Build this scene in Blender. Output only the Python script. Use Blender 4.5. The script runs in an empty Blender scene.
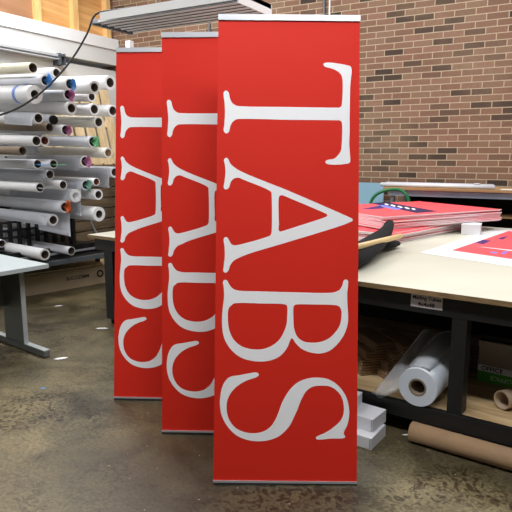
import bpy, bmesh, math, random
from mathutils import Vector, Matrix, geometry, noise
random.seed(7)
R = math.radians
scn = bpy.context.scene
C = scn.collection

# ------------------------------------------------------------------ survey of the place
F = 575.0; PITCH = R(10); EYE = 1.41; YAW = 60.0
cp, sp = math.cos(PITCH), math.sin(PITCH)
def ray(px, py):
    x = (px-256)/F; y = (py-256)/F
    return (x, cp-y*sp, -(y*cp+sp))
def axes(th):
    t = R(th); return (math.sin(t), -math.cos(t)), (math.cos(t), math.sin(t))
def split(p, th):
    a, b = axes(th)
    return Vector((p[0]*a[0]+p[1]*a[1], p[0]*b[0]+p[1]*b[1], p[2]))
def onh(px, py, h, th=60):
    r = ray(px, py); t = (h-EYE)/r[2]; return split((r[0]*t, r[1]*t, h), th)
def onu(px, py, u, th=60):
    a, b = axes(th); r = ray(px, py); t = u/(r[0]*a[0]+r[1]*a[1]); return split((r[0]*t, r[1]*t, EYE+r[2]*t), th)
def onv(px, py, v, th=60):
    a, b = axes(th); r = ray(px, py); t = v/(r[0]*b[0]+r[1]*b[1]); return split((r[0]*t, r[1]*t, EYE+r[2]*t), th)
def W(u, v, h=0.0, th=60):          # axes of a thing's own row -> world (world X,Y are the walls' axes)
    a, b = axes(th)
    return split((u*a[0]+v*b[0], u*a[1]+v*b[1], h), 60)
def RZ(th): return R(th-60)

# ------------------------------------------------------------------ materials
MATS = {}
def nt(m):
    m.use_nodes = True; t = m.node_tree; t.nodes.clear()
    o = t.nodes.new('ShaderNodeOutputMaterial'); b = t.nodes.new('ShaderNodeBsdfPrincipled')
    t.links.new(b.outputs[0], o.inputs[0]); return t, b, o
def srgb(c):
    return tuple(((x/255)/12.92 if x/255 <= .04045 else ((x/255+.055)/1.055)**2.4) for x in c)+(1,)
def mat(name, col, rough=.6, metal=0., var=.06, nscale=6., bump=0., bscale=60., spec=.5, stretch=None):
    if name in MATS: return MATS[name]
    m = bpy.data.materials.new(name); t, b, o = nt(m)
    c = srgb(col); L = t.links.new
    tc = t.nodes.new('ShaderNodeTexCoord'); src = tc.outputs['Object']
    if stretch:
        mp = t.nodes.new('ShaderNodeMapping'); mp.inputs['Scale'].default_value = stretch; L(src, mp.inputs[0]); src = mp.outputs[0]
    n = t.nodes.new('ShaderNodeTexNoise'); n.inputs['Scale'].default_value = nscale; n.inputs['Detail'].default_value = 5; L(src, n.inputs['Vector'])
    r = t.nodes.new('ShaderNodeValToRGB'); L(n.outputs[0], r.inputs[0])
    r.color_ramp.elements[0].position = .3; r.color_ramp.elements[1].position = .7
    r.color_ramp.elements[0].color = tuple(x*(1-var) for x in c[:3])+(1,)
    r.color_ramp.elements[1].color = tuple(min(1, x*(1+var)) for x in c[:3])+(1,)
    L(r.outputs[0], b.inputs['Base Color'])
    b.inputs['Roughness'].default_value = rough; b.inputs['Metallic'].default_value = metal
    b.inputs['Specular IOR Level'].default_value = spec
    if bump:
        n2 = t.nodes.new('ShaderNodeTexNoise'); n2.inputs['Scale'].default_value = bscale; L(src, n2.inputs['Vector'])
        bp = t.nodes.new('ShaderNodeBump'); bp.inputs['Strength'].default_value = bump; bp.inputs['Distance'].default_value = .01
        L(n2.outputs[0], bp.inputs['Height']); L(bp.outputs[0], b.inputs['Normal'])
    MATS[name] = m; return m

def brick_mat():
    m = bpy.data.materials.new('brick'); t, b, o = nt(m); L = t.links.new
    tc = t.nodes.new('ShaderNodeTexCoord'); sx = t.nodes.new('ShaderNodeSeparateXYZ'); cx = t.nodes.new('ShaderNodeCombineXYZ')
    L(tc.outputs['Object'], sx.inputs[0]); L(sx.outputs['X'], cx.inputs['X']); L(sx.outputs['Z'], cx.inputs['Y'])
    # slightly uneven joints
    nz = t.nodes.new('ShaderNodeTexNoise'); nz.inputs['Scale'].default_value = 3; L(cx.outputs[0], nz.inputs['Vector'])
    ad = t.nodes.new('ShaderNodeVectorMath'); ad.operation = 'MULTIPLY_ADD'
    L(nz.outputs['Color'], ad.inputs[0]); ad.inputs[1].default_value = (.012, .006, 0); L(cx.outputs[0], ad.inputs[2])
    k = t.nodes.new('ShaderNodeTexBrick'); L(ad.outputs[0], k.inputs['Vector'])
    k.inputs['Color1'].default_value = (0, 0, 0, 1); k.inputs['Color2'].default_value = (1, 1, 1, 1); k.inputs['Mortar'].default_value = (.5, .5, .5, 1)
    k.inputs['Scale'].default_value = 1; k.inputs['Mortar Size'].default_value = .005; k.inputs['Mortar Smooth'].default_value = .1
    k.inputs['Brick Width'].default_value = .213; k.inputs['Row Height'].default_value = .0677
    rp = t.nodes.new('ShaderNodeValToRGB'); L(k.outputs['Color'], rp.inputs[0])
    e = rp.color_ramp.elements
    e[0].position = 0; e[0].color = srgb((66, 52, 42)); e[1].position = 1; e[1].color = srgb((150, 112, 92))
    for p_, c_ in ((.12, (84, 66, 52)), (.22, (126, 96, 76)), (.5, (140, 104, 83)), (.75, (142, 114, 90))):
        x = e.new(p_); x.color = srgb(c_)
    n = t.nodes.new('ShaderNodeTexNoise'); n.inputs['Scale'].default_value = 1.1; n.inputs['Detail'].default_value = 6; L(cx.outputs[0], n.inputs['Vector'])
    r2 = t.nodes.new('ShaderNodeValToRGB'); L(n.outputs[0], r2.inputs[0])
    r2.color_ramp.elements[0].position = .5; r2.color_ramp.elements[0].color = (0, 0, 0, 1); r2.color_ramp.elements[1].position = .75; r2.color_ramp.elements[1].color = (.6, .6, .6, 1)
    mx = t.nodes.new('ShaderNodeMixRGB'); L(r2.outputs[0], mx.inputs[0]); L(rp.outputs[0], mx.inputs[1]); mx.inputs[2].default_value = srgb((158, 134, 106))
    m2 = t.nodes.new('ShaderNodeMixRGB'); L(k.outputs['Fac'], m2.inputs[0]); L(mx.outputs[0], m2.inputs[1]); m2.inputs[2].default_value = srgb((196, 176, 148))
    n3 = t.nodes.new('ShaderNodeTexNoise'); n3.inputs['Scale'].default_value = 40; L(cx.outputs[0], n3.inputs['Vector'])
    m3 = t.nodes.new('ShaderNodeMixRGB'); m3.blend_type = 'MULTIPLY'; m3.inputs[0].default_value = .35; L(m2.outputs[0], m3.inputs[1]); L(n3.outputs[0], m3.inputs[2])
    L(m3.outputs[0], b.inputs['Base Color']); b.inputs['Roughness'].default_value = .85
    bp = t.nodes.new('ShaderNodeBump'); bp.invert = True; bp.inputs['Strength'].default_value = .5; bp.inputs['Distance'].default_value = .008
    L(k.outputs['Fac'], bp.inputs['Height']); L(bp.outputs[0], b.inputs['Normal'])
    return m

def floor_mat():
    m = bpy.data.materials.new('stained concrete'); t, b, o = nt(m); L = t.links.new
    tc = t.nodes.new('ShaderNodeTexCoord')
    def noi(s, d=6, dist=0.):
        n = t.nodes.new('ShaderNodeTexNoise'); n.inputs['Scale'].default_value = s; n.inputs['Detail'].default_value = d; n.inputs['Distortion'].default_value = dist
        L(tc.outputs['Object'], n.inputs['Vector']); return n
    a = noi(.9, 8, .6); r = t.nodes.new('ShaderNodeValToRGB'); L(a.outputs[0], r.inputs[0]); e = r.color_ramp.elements
    e[0].position = .34; e[0].color = srgb((74, 68, 53)); e[1].position = .68; e[1].color = srgb((134, 121, 88))
    x = e.new(.5); x.color = srgb((103, 94, 69))
    c2 = noi(2.6, 10, 1.2); r2 = t.nodes.new('ShaderNodeValToRGB'); L(c2.outputs[0], r2.inputs[0]); e = r2.color_ramp.elements
    e[0].position = .36; e[0].color = (.42, .41, .40, 1); e[1].position = .6; e[1].color = (1, 1, 1, 1)
    m1 = t.nodes.new('ShaderNodeMixRGB'); m1.blend_type = 'MULTIPLY'; m1.inputs[0].default_value = .75; L(r.outputs[0], m1.inputs[1]); L(r2.outputs[0], m1.inputs[2])
    c3 = noi(60, 12, .3); c3.inputs['Roughness'].default_value = .65; r3 = t.nodes.new('ShaderNodeValToRGB'); L(c3.outputs[0], r3.inputs[0]); e = r3.color_ramp.elements
    e[0].position = .36; e[0].color = (.42, .40, .36, 1); e[1].position = .6; e[1].color = (1.1, 1.08, 1.04, 1)
    m2 = t.nodes.new('ShaderNodeMixRGB'); m2.blend_type = 'MULTIPLY'; m2.inputs[0].default_value = .8; L(m1.outputs[0], m2.inputs[1]); L(r3.outputs[0], m2.inputs[2])
    # short dark scuffs
    mp = t.nodes.new('ShaderNodeMapping'); mp.inputs['Scale'].default_value = (9, 26, 1); mp.inputs['Rotation'].default_value = (0, 0, .5); L(tc.outputs['Object'], mp.inputs[0])
    s = t.nodes.new('ShaderNodeTexNoise'); s.inputs['Scale'].default_value = 1; s.inputs['Detail'].default_value = 3; s.inputs['Distortion'].default_value = 1.5; L(mp.outputs[0], s.inputs['Vector'])
    r4 = t.nodes.new('ShaderNodeValToRGB'); L(s.outputs[0], r4.inputs[0]); e = r4.color_ramp.elements
    e[0].position = .3; e[0].color = (.45, .42, .38, 1); e[1].position = .36; e[1].color = (1, 1, 1, 1)
    m3 = t.nodes.new('ShaderNodeMixRGB'); m3.blend_type = 'MULTIPLY'; m3.inputs[0].default_value = .8; L(m2.outputs[0], m3.inputs[1]); L(r4.outputs[0], m3.inputs[2])
    gm = noi(1.7, 3, .5); g5 = t.nodes.new('ShaderNodeValToRGB'); L(gm.outputs[0], g5.inputs[0]); e = g5.color_ramp.elements
    e[0].position = .44; e[0].color = (0, 0, 0, 1); e[1].position = .6; e[1].color = (1, 1, 1, 1)
    gn = noi(17, 10, 2.2); g6 = t.nodes.new('ShaderNodeValToRGB'); L(gn.outputs[0], g6.inputs[0]); e = g6.color_ramp.elements
    e[0].position = .42; e[0].color = (.34, .29, .23, 1); e[1].position = .52; e[1].color = (1, 1, 1, 1)
    mg = t.nodes.new('ShaderNodeMixRGB'); mg.blend_type = 'MULTIPLY'; L(g5.outputs[0], mg.inputs[0]); L(m3.outputs[0], mg.inputs[1]); L(g6.outputs[0], mg.inputs[2]); m3 = mg
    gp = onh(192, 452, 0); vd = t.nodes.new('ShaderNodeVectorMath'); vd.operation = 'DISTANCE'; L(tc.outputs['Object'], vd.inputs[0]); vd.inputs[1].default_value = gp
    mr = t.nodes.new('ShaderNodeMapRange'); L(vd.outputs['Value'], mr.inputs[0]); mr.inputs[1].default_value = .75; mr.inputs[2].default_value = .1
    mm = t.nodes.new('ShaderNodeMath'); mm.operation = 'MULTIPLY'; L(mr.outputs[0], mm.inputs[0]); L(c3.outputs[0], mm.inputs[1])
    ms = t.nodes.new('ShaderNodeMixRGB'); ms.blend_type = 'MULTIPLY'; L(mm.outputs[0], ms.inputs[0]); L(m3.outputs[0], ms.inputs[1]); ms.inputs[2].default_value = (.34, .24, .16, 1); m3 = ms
    # pale flecks
    v = t.nodes.new('ShaderNodeTexVoronoi'); v.inputs['Scale'].default_value = 14; L(tc.outputs['Object'], v.inputs['Vector'])
    lt = t.nodes.new('ShaderNodeMath'); lt.operation = 'LESS_THAN'; lt.inputs[1].default_value = .045; L(v.outputs['Distance'], lt.inputs[0])
    m4 = t.nodes.new('ShaderNodeMixRGB'); L(lt.outputs[0], m4.inputs[0]); L(m3.outputs[0], m4.inputs[1]); m4.inputs[2].default_value = srgb((165, 155, 135))
    L(m4.outputs[0], b.inputs['Base Color'])
    rr = t.nodes.new('ShaderNodeMapRange'); L(c2.outputs[0], rr.inputs[0]); rr.inputs[3].default_value = .32; rr.inputs[4].default_value = .6; L(rr.outputs[0], b.inputs['Roughness'])
    bp = t.nodes.new('ShaderNodeBump'); bp.inputs['Strength'].default_value = .15; bp.inputs['Distance'].default_value = .01; L(c3.outputs[0], bp.inputs['Height']); L(bp.outputs[0], b.inputs['Normal'])
    return m

def wood_mat(name, c1, c2, axis='X', scale=6., dist=5., rough=.6):
    if name in MATS: return MATS[name]
    m = bpy.data.materials.new(name); t, b, o = nt(m); L = t.links.new
    tc = t.nodes.new('ShaderNodeTexCoord'); mp = t.nodes.new('ShaderNodeMapping'); L(tc.outputs['Object'], mp.inputs[0])
    st = {'X': (.12, 1, 1), 'Y': (1, .12, 1), 'Z': (1, 1, .12)}[axis]; mp.inputs['Scale'].default_value = st
    n = t.nodes.new('ShaderNodeTexNoise'); n.inputs['Scale'].default_value = scale; n.inputs['Detail'].default_value = 8; n.inputs['Distortion'].default_value = dist*.2; L(mp.outputs[0], n.inputs['Vector'])
    mu = t.nodes.new('ShaderNodeMath'); mu.operation = 'MULTIPLY'; mu.inputs[1].default_value = 9; L(n.outputs[0], mu.inputs[0])
    fr = t.nodes.new('ShaderNodeMath'); fr.operation = 'PINGPONG'; fr.inputs[1].default_value = 1; L(mu.outputs[0], fr.inputs[0])
    r = t.nodes.new('ShaderNodeValToRGB'); L(fr.outputs[0], r.inputs[0]); r.color_ramp.elements[0].color = srgb(c1); r.color_ramp.elements[1].color = srgb(c2)
    L(r.outputs[0], b.inputs['Base Color']); b.inputs['Roughness'].default_value = rough
    MATS[name] = m; return m

def clear_mat():
    m = bpy.data.materials.new('clear film'); t, b, o = nt(m); L = t.links.new
    b.inputs['Base Color'].default_value = (.85, .88, .9, 1); b.inputs['Roughness'].default_value = .12
    b.inputs['Specular IOR Level'].default_value = 1
    tr = t.nodes.new('ShaderNodeBsdfTransparent'); mx = t.nodes.new('ShaderNodeMixShader'); mx.inputs[0].default_value = .45
    L(tr.outputs[0], mx.inputs[1]); L(b.outputs[0], mx.inputs[2]); L(mx.outputs[0], o.inputs[0]); return m

M_RED = mat('banner red', (220, 45, 30), .6, var=.02, nscale=1.5, spec=.2)
M_WHT = mat('banner white', (250, 250, 252), .45, var=.01, spec=.35)
M_BACK = mat('banner back grey', (150, 150, 150), .7)
M_ALU = mat('brushed aluminium', (205, 207, 212), .32, .55, .03)
M_TUBE = mat('pale silver tube', (222, 226, 232), .35, .1)
M_DKMET = mat('dark grey metal', (92, 98, 104), .45, .3)
M_GREYMET = mat('grey painted metal', (150, 152, 156), .45, .2)
M_BLACK = mat('black paint', (22, 23, 23), .5, var=.2, nscale=14, bump=.1)
M_BLK2 = mat('matt black', (10, 10, 10), .8)
M_PAPER = mat('white paper', (232, 232, 232), .5, var=.02)
M_PAPG = mat('cool white paper', (214, 216, 222), .4, var=.02)
M_CREAM = mat('cream paper', (226, 219, 196), .5, var=.03)
M_OFFW = mat('off white paper', (224, 221, 210), .5)
M_KRAFT = mat('kraft cardboard', (156, 127, 95), .75, var=.08, nscale=9, bump=.1)
M_KRDK = mat('kraft cardboard shaded brown', (150, 118, 86), .8, var=.1)
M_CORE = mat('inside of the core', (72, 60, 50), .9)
M_CORER = mat('red brown core', (110, 50, 36), .8)
M_GREYBR = mat('grey brown kraft wrap', (128, 110, 92), .75)
M_TOP = mat('worktop laminate', (208, 205, 188), .45, var=.03, nscale=3)
M_EDGE = wood_mat('worktop board edge', (122, 98, 66), (146, 120, 84), 'X', 30)
M_DESK = mat('pale grey laminate', (176, 184, 184), .35, var=.02)
M_DESKLEG = mat('grey desk metal', (98, 102, 100), .5, .1)
M_DESKEDGE = mat('light grey desk metal', (168, 172, 172), .4, .1)
M_WALLW = mat('white wall paint', (236, 237, 236), .6, var=.015, nscale=2)
M_WALLG = mat('off white wall panel', (218, 219, 216), .6, var=.02, nscale=2)
M_PLY = wood_mat('pale plywood', (206, 150, 88), (232, 182, 118), 'Y', 2.4, 8)
M_PLYD = wood_mat('brown plywood', (146, 104, 74), (166, 124, 90), 'Y', 3, 6)
M_STUD = wood_mat('pine stud', (224, 176, 108), (240, 200, 136), 'Z', 12, 2)
M_PAL = wood_mat('pallet pine', (206, 180, 136), (228, 206, 166), 'Z', 12, 2)
M_SHELF = wood_mat('pale pine planks', (176, 146, 104), (214, 188, 144), 'X', 5, 4)
M_BRN = wood_mat('weathered brown plank', (84, 70, 52), (110, 94, 72), 'Y', 8, 2)
M_WTOP = wood_mat('brown shelf board', (160, 124, 82), (182, 146, 100), 'X', 6, 2)
M_BRICK = brick_mat(); M_FLOOR = floor_mat(); M_FILM = clear_mat()
M_CORAL = mat('coral print', (253, 88, 96), .45, var=.02)
M_PURP = mat('purple ink', (72, 42, 110), .5)
M_NAVY = mat('navy ink', (44, 26, 78), .5)
M_LBLUE = mat('pale blue ink', (120, 130, 220), .5)
M_FOAMW = mat('white foam edge', (240, 226, 230), .6, var=.03)
M_BLUE = mat('blue tissue', (86, 154, 216), .7, var=.15, nscale=30)
M_PINK = mat('mauve tissue', (196, 124, 168), .7, var=.15, nscale=30)
M_GREEN = mat('green tissue', (128, 206, 150), .7, var=.15, nscale=30)
M_ORNG = mat('orange tissue', (225, 110, 50), .7, var=.12, nscale=30)
M_TEAL = mat('pale teal tissue', (140, 196, 180), .7, var=.1, nscale=30)
M_FOAMB = mat('black foam', (14, 14, 14), .95)
M_BBLUE = mat('pale blue board', (140, 180, 200), .6, var=.03)
M_GTUBE = mat('green painted tube', (18, 110, 62), .35)
M_CABLE = mat('black rubber', (12, 12, 12), .5)
M_GBAND = mat('bright green print', (74, 170, 40), .5)
M_BOXGR = mat('beige grey carton', (158, 146, 132), .7)
M_BOXW = mat('white carton', (226, 227, 232), .6, var=.02)
M_INK = mat('black ink', (26, 26, 28), .6)
M_GINK = mat('faint grey ink', (92, 88, 84), .6)
M_DOWEL = mat('pale wooden dowel', (222, 192, 142), .5)
M_CLOTH = mat('black cloth', (15, 16, 19), .95, bump=.4, bscale=120)
M_LAMPT = mat('frosted tube glass', (236, 236, 236), .3)
M_REFL = mat('lamp reflector', (228, 229, 232), .5, .0)
M_BTAPE = mat('blue tape', (120, 150, 220), .5)
M_SLIP = mat('tan cover strip', (84, 74, 56), .7)

# ------------------------------------------------------------------ mesh helpers
class MB:
    def __init__(s): s.bm = bmesh.new()
    def box(s, x0, x1, y0, y1, z0, z1, rz=0, mi=0, M=None):
        x0, x1 = min(x0, x1), max(x0, x1); y0, y1 = min(y0, y1), max(y0, y1); z0, z1 = min(z0, z1), max(z0, z1)
        vs = [s.bm.verts.new((x, y, z)) for z in (z0, z1) for y in (y0, y1) for x in (x0, x1)]
        if rz:
            c = Vector(((x0+x1)/2, (y0+y1)/2, 0)); Mr = Matrix.Translation(c) @ Matrix.Rotation(rz, 4, 'Z') @ Matrix.Translation(-c)
            for v in vs: v.co = Mr @ v.co
        if M:
            for v in vs: v.co = M @ v.co
        for f in ((0, 2, 3, 1), (4, 5, 7, 6), (0, 1, 5, 4), (2, 6, 7, 3), (0, 4, 6, 2), (1, 3, 7, 5)):
            fc = s.bm.faces.new([vs[i] for i in f]); fc.material_index = mi
        return s
    def tube(s, pts, r, n=12, caps=True, mi=0):
        pts = [Vector(p) for p in pts]; rings = []
        rs = r if isinstance(r, (list, tuple)) else [r]*len(pts)
        up = None
        for i, p in enumerate(pts):
            d = (pts[min(i+1, len(pts)-1)]-pts[max(i-1, 0)]).normalized()
            if up is None:
                up = Vector((0, 0, 1)) if abs(d.z) < .9 else Vector((1, 0, 0))
            a = d.cross(up).normalized(); b = a.cross(d).normalized(); up = b
            rings.append([s.bm.verts.new(p+(a*math.cos(2*math.pi*k/n)+b*math.sin(2*math.pi*k/n))*rs[i]) for k in range(n)])
        for i in range(len(rings)-1):
            for k in range(n):
                f = s.bm.faces.new((rings[i][k], rings[i][(k+1) % n], rings[i+1][(k+1) % n], rings[i+1][k])); f.smooth = True; f.material_index = mi
        if caps:
            s.bm.faces.new(rings[0][::-1]).material_index = mi; s.bm.faces.new(rings[-1]).material_index = mi
        return s
    def pipe(s, a, b, ro, ri, n=28, mo=0, mi=0):     # hollow cylinder with annular ends
        a = Vector(a); b = Vector(b); d = (b-a).normalized()
        up = Vector((0, 0, 1)) if abs(d.z) < .9 else Vector((1, 0, 0))
        x = d.cross(up).normalized(); y = x.cross(d).normalized()
        R4 = []
        for p, r in ((a, ri), (a, ro), (b, ro), (b, ri)):
            R4.append([s.bm.verts.new(p+(x*math.cos(2*math.pi*k/n)+y*math.sin(2*math.pi*k/n))*r) for k in range(n)])
        for j in range(4):
            A, B = R4[j], R4[(j+1) % 4]
            for k in range(n):
                f = s.bm.faces.new((A[k], A[(k+1) % n], B[(k+1) % n], B[k])); f.smooth = j in (1, 3); f.material_index = mi if j == 3 else mo
        return s
    def poly(s, pts, t=0., mi=0, M=None):            # flat polygon in XY (z = third), optional thickness upward
        vs = [s.bm.verts.new(p) for p in pts]
        if M:
            for v in vs: v.co = M @ v.co
        f = s.bm.faces.new(vs); f.material_index = mi
        if t:
            n = Vector((0, 0, t)) if not M else (M.to_3x3() @ Vector((0, 0, t)))
            ws = [s.bm.verts.new(v.co+n) for v in vs]
            s.bm.faces.new(ws).material_index = mi
            k = len(vs)
            for i in range(k): s.bm.faces.new((vs[i], vs[(i+1) % k], ws[(i+1) % k], ws[i])).material_index = mi
        return s
    def sheet(s, grid, t=.0015, mi=0):               # grid[i][j] of points, thickened
        n = len(grid); m = len(grid[0])
        V = [[s.bm.verts.new(p) for p in row] for row in grid]
        fs = []
        for i in range(n-1):
            for j in range(m-1):
                f = s.bm.faces.new((V[i][j], V[i+1][j], V[i+1][j+1], V[i][j+1])); f.smooth = True; f.material_index = mi; fs.append(f)
        if t: bmesh.ops.solidify(s.bm, geom=fs, thickness=t)
        return s
    def xf(s, M):
        for v in s.bm.verts: v.co = M @ v.co
        return s
    def bevel(s, w=.003, seg=2):
        es = [e for e in s.bm.edges if e.is_manifold and e.calc_face_angle(0) > .9]
        bmesh.ops.bevel(s.bm, geom=es, offset=w, segments=seg, affect='EDGES', profile=.6); return s
    def build(s, name, mats, parent=None, loc=None, rz=0):
        me = bpy.data.meshes.new(name)
        bmesh.ops.recalc_face_normals(s.bm, faces=s.bm.faces[:])
        s.bm.to_mesh(me); s.bm.free()
        for m in (mats if isinstance(mats, (list, tuple)) else [mats]): me.materials.append(m)
        o = bpy.data.objects.new(name, me); C.objects.link(o)
        if parent: o.parent = parent
        if loc is not None: o.location = loc
        if rz: o.rotation_euler = (0, 0, rz)
        return o
def tag(o, label, cat, group=None, kind=None):
    if label: o['label'] = label
    if cat: o['category'] = cat
    if group: o['group'] = group
    if kind: o['kind'] = kind
    return o
def thing(name, label, cat, loc=(0, 0, 0), rz=0, group=None):
    o = bpy.data.objects.new(name, None); C.objects.link(o); o.empty_display_size = .1
    o.location = loc; o.rotation_euler = (0, 0, rz); return tag(o, label, cat, group)
def struct(mb, name, m, loc=None, rz=0):
    o = mb.build(name, m, None, loc, rz); o['kind'] = 'structure'; return o
def text_mb(body, size, M, spacing=1., depth=.0004):
    cu = bpy.data.curves.new('t', 'FONT'); cu.body = body; cu.size = size; cu.align_x = 'CENTER'; cu.align_y = 'CENTER'; cu.space_character = spacing; cu.extrude = depth
    cu.resolution_u = 3; cu.offset = size*.022
    o = bpy.data.objects.new('t', cu); C.objects.link(o)
    dg = bpy.context.evaluated_depsgraph_get(); me = bpy.data.meshes.new_from_object(o.evaluated_get(dg))
    bpy.data.objects.remove(o); bpy.data.curves.remove(cu)
    mb = MB(); mb.bm.from_mesh(me); bpy.data.meshes.remove(me); mb.xf(M); return mb

# ------------------------------------------------------------------ the room
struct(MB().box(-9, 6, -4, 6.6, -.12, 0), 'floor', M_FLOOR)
struct(MB().box(-6.5, 6, 6.6, 6.8, 0, 5.2), 'wall_back', M_BRICK)
M_CEIL = mat('painted ceiling deck', (120, 120, 118), .8); M_BLOCK = mat('painted block wall', (84, 80, 74), .8)
struct(MB().box(-6.5, 6.2, -4.2, 6.8, 5.2, 5.3), 'ceiling', M_CEIL)
struct(MB().box(6, 6.2, -4.2, 6.8, 0, 5.2), 'wall_right', M_BLOCK)
struct(MB().box(-6.5, 6, -4.2, -4, 0, 5.2), 'wall_front', M_BLOCK)
wl = MB().box(-6.5, -6.2, -4, 6.6, 0, 2.62)
struct(wl, 'wall_left', M_WALLG)
p = [onu(x, 15, -6.2) for x in (36, 40, 72, 77, 105, 109, 114, 118)]
struct(MB().box(-6.5, -6.26, -4, p[0].y, 3.05, 5.2), 'wall_left_upper', M_PLYD)
struct(MB().box(-6.5, -6.262, p[0].y, 6.6, 3.05, 5.2), 'wall_left_upper', M_PLY)
for i in range(0, 8, 2):
    y0, y1 = p[i].y, p[i+1].y
    struct(MB().box(-6.26, -6.17, y0, y1, 3.05, 5.2), 'trim_%d' % (1+i//2), M_STUD)
struct(MB().box(-6.5, -6.12, -4, 6.6, 2.9, 3.05), 'trim_5', M_WALLW)
struct(MB().box(-6.5, -6.14, -4, 6.6, 2.69, 2.897), 'trim_6', M_WALLG)
# metal channel under the white header, with its bracket
ch = MB().box(-6.2, -6.1, -2, 5.45, 2.66, 2.688).box(-6.2, -6.085, -2, 5.45, 2.622, 2.635).box(-6.2, -6.16, -2, 5.45, 2.635, 2.66)
chn = thing('metal_channel', 'long grey metal channel running under the white header of the left wall', 'channel', (0, 0, 0))
ch.build('rail', mat('galvanised channel', (196, 198, 200), .45, .2), chn)
b = MB().box(-6.2, -6.06, 5.45, 5.47, 2.56, 2.70).box(-6.2, -6.06, 5.52, 5.54, 2.56, 2.70).box(-6.2, -6.18, 5.45, 5.54, 2.56, 2.70).box(-6.2, -6.05, 5.45, 5.54, 2.66, 2.67)
b.build('bracket', M_DKMET, chn)

# ------------------------------------------------------------------ banners
def cr(pts, sub=5):
    n = len(pts); out = []
    for i in range(n):
        P = [Vector(pts[(i+k-1) % n]) for k in range(4)]
        t = [0]
        for k in range(3): t.append(t[-1]+max(1e-4, (P[k+1]-P[k]).length)**.5)
        for j in range(sub):
            x = t[1]+(t[2]-t[1])*j/sub
            A1 = P[0]*((t[1]-x)/(t[1]-t[0]))+P[1]*((x-t[0])/(t[1]-t[0]))
            A2 = P[1]*((t[2]-x)/(t[2]-t[1]))+P[2]*((x-t[1])/(t[2]-t[1]))
            A3 = P[2]*((t[3]-x)/(t[3]-t[2]))+P[3]*((x-t[2])/(t[3]-t[2]))
            B1 = A1*((t[2]-x)/(t[2]-t[0]))+A2*((x-t[0])/(t[2]-t[0]))
            B2 = A2*((t[3]-x)/(t[3]-t[1]))+A3*((x-t[1])/(t[3]-t[1]))
            out.append(B1*((t[2]-x)/(t[2]-t[1]))+B2*((x-t[1])/(t[2]-t[1])))
    return out
S_ = 6.737
a_ = (215, 60); b_ = (290, 60); c_ = (290, 110); d_ = (215, 150); e_ = (290, 170); f_ = (215, 210); g_ = (215, 275); h_ = (290, 275); i_ = (290, 320); j_ = (215, 320); k_ = (215, 370); l_ = (290, 370)
def seg(o, *pts): return [(o[0]+x/S_, o[1]+y/S_) for x, y in pts]
T_ = seg(a_, (52, 225), (68, 213), (85, 225), (95, 265), (110, 295), (140, 314), (180, 318))+seg(b_, (0, 320), (320, 321), (340, 320), (353, 310), (357, 290), (361, 130), (350, 95), (325, 72), (285, 55), (240, 42), (231, 27), (245, 16), (400, 33), (418, 41), (424, 60), (414, 180), (407, 500))+seg(c_, (405, 240), (411, 330), (410, 350), (400, 361), (265, 370), (245, 362), (242, 350), (255, 340), (300, 330), (330, 305), (348, 275), (353, 240), (357, 100), (353, 80), (340, 71), (320, 70), (0, 70))+seg(a_, (180, 404), (140, 408), (115, 425), (98, 455), (90, 490), (72, 504), (54, 490), (57, 440), (61, 360), (57, 290))
A_ = seg(d_, (56, 75), (72, 62), (85, 72), (98, 98), (125, 125), (180, 157), (500, 283))+seg(e_, (400, 320), (420, 330), (425, 341), (412, 352), (0, 488))+seg(f_, (240, 300), (170, 328), (125, 352), (100, 385), (88, 420), (70, 433), (55, 425), (57, 390), (64, 320), (62, 260), (56, 208), (65, 195), (80, 197), (92, 215), (108, 240), (130, 248), (170, 242), (355, 187), (372, 177), (379, 160))+seg(d_, (380, 310), (378, 293), (362, 279), (190, 210), (155, 197), (125, 202), (103, 225), (92, 260), (82, 272), (65, 276), (55, 265), (60, 220), (66, 160), (62, 110))
A1_ = seg(d_, (430, 512), (429, 330), (436, 316), (450, 312), (512, 335))+seg(e_, (235, 295), (252, 305), (248, 316), (235, 323), (0, 402))+seg(f_, (450, 150), (437, 152), (428, 143), (430, 100))
B_ = seg(g_, (53, 55), (63, 44), (80, 47), (95, 75), (120, 102), (160, 115), (300, 118))+seg(h_, (0, 122), (250, 124), (300, 118), (335, 100), (352, 70), (360, 42), (375, 33), (390, 42), (390, 70), (384, 120), (385, 200), (389, 300))+seg(i_, (380, 50), (355, 110), (310, 170), (260, 210), (200, 228), (140, 222), (80, 200), (40, 165), (10, 128))+seg(j_, (485, 190), (440, 245), (380, 275), (310, 286), (230, 278), (165, 255), (110, 210), (70, 150), (52, 90), (47, 0))+seg(g_, (52, 230), (60, 160), (58, 100))
B1_ = seg(g_, (110, 215), (125, 203), (160, 198), (300, 200), (460, 203), (480, 210), (486, 225), (484, 300))+seg(j_, (483, 20), (465, 80), (430, 140), (380, 180), (320, 202), (250, 204), (180, 185), (130, 145), (100, 90), (88, 30))+seg(g_, (87, 260), (95, 230))
B2_ = seg(h_, (22, 225), (28, 210), (45, 204), (150, 203), (290, 205), (325, 212), (342, 235), (344, 280))+seg(i_, (335, 30), (310, 75), (260, 125), (210, 148), (150, 156), (90, 148), (50, 120), (28, 70), (22, 20))
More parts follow.
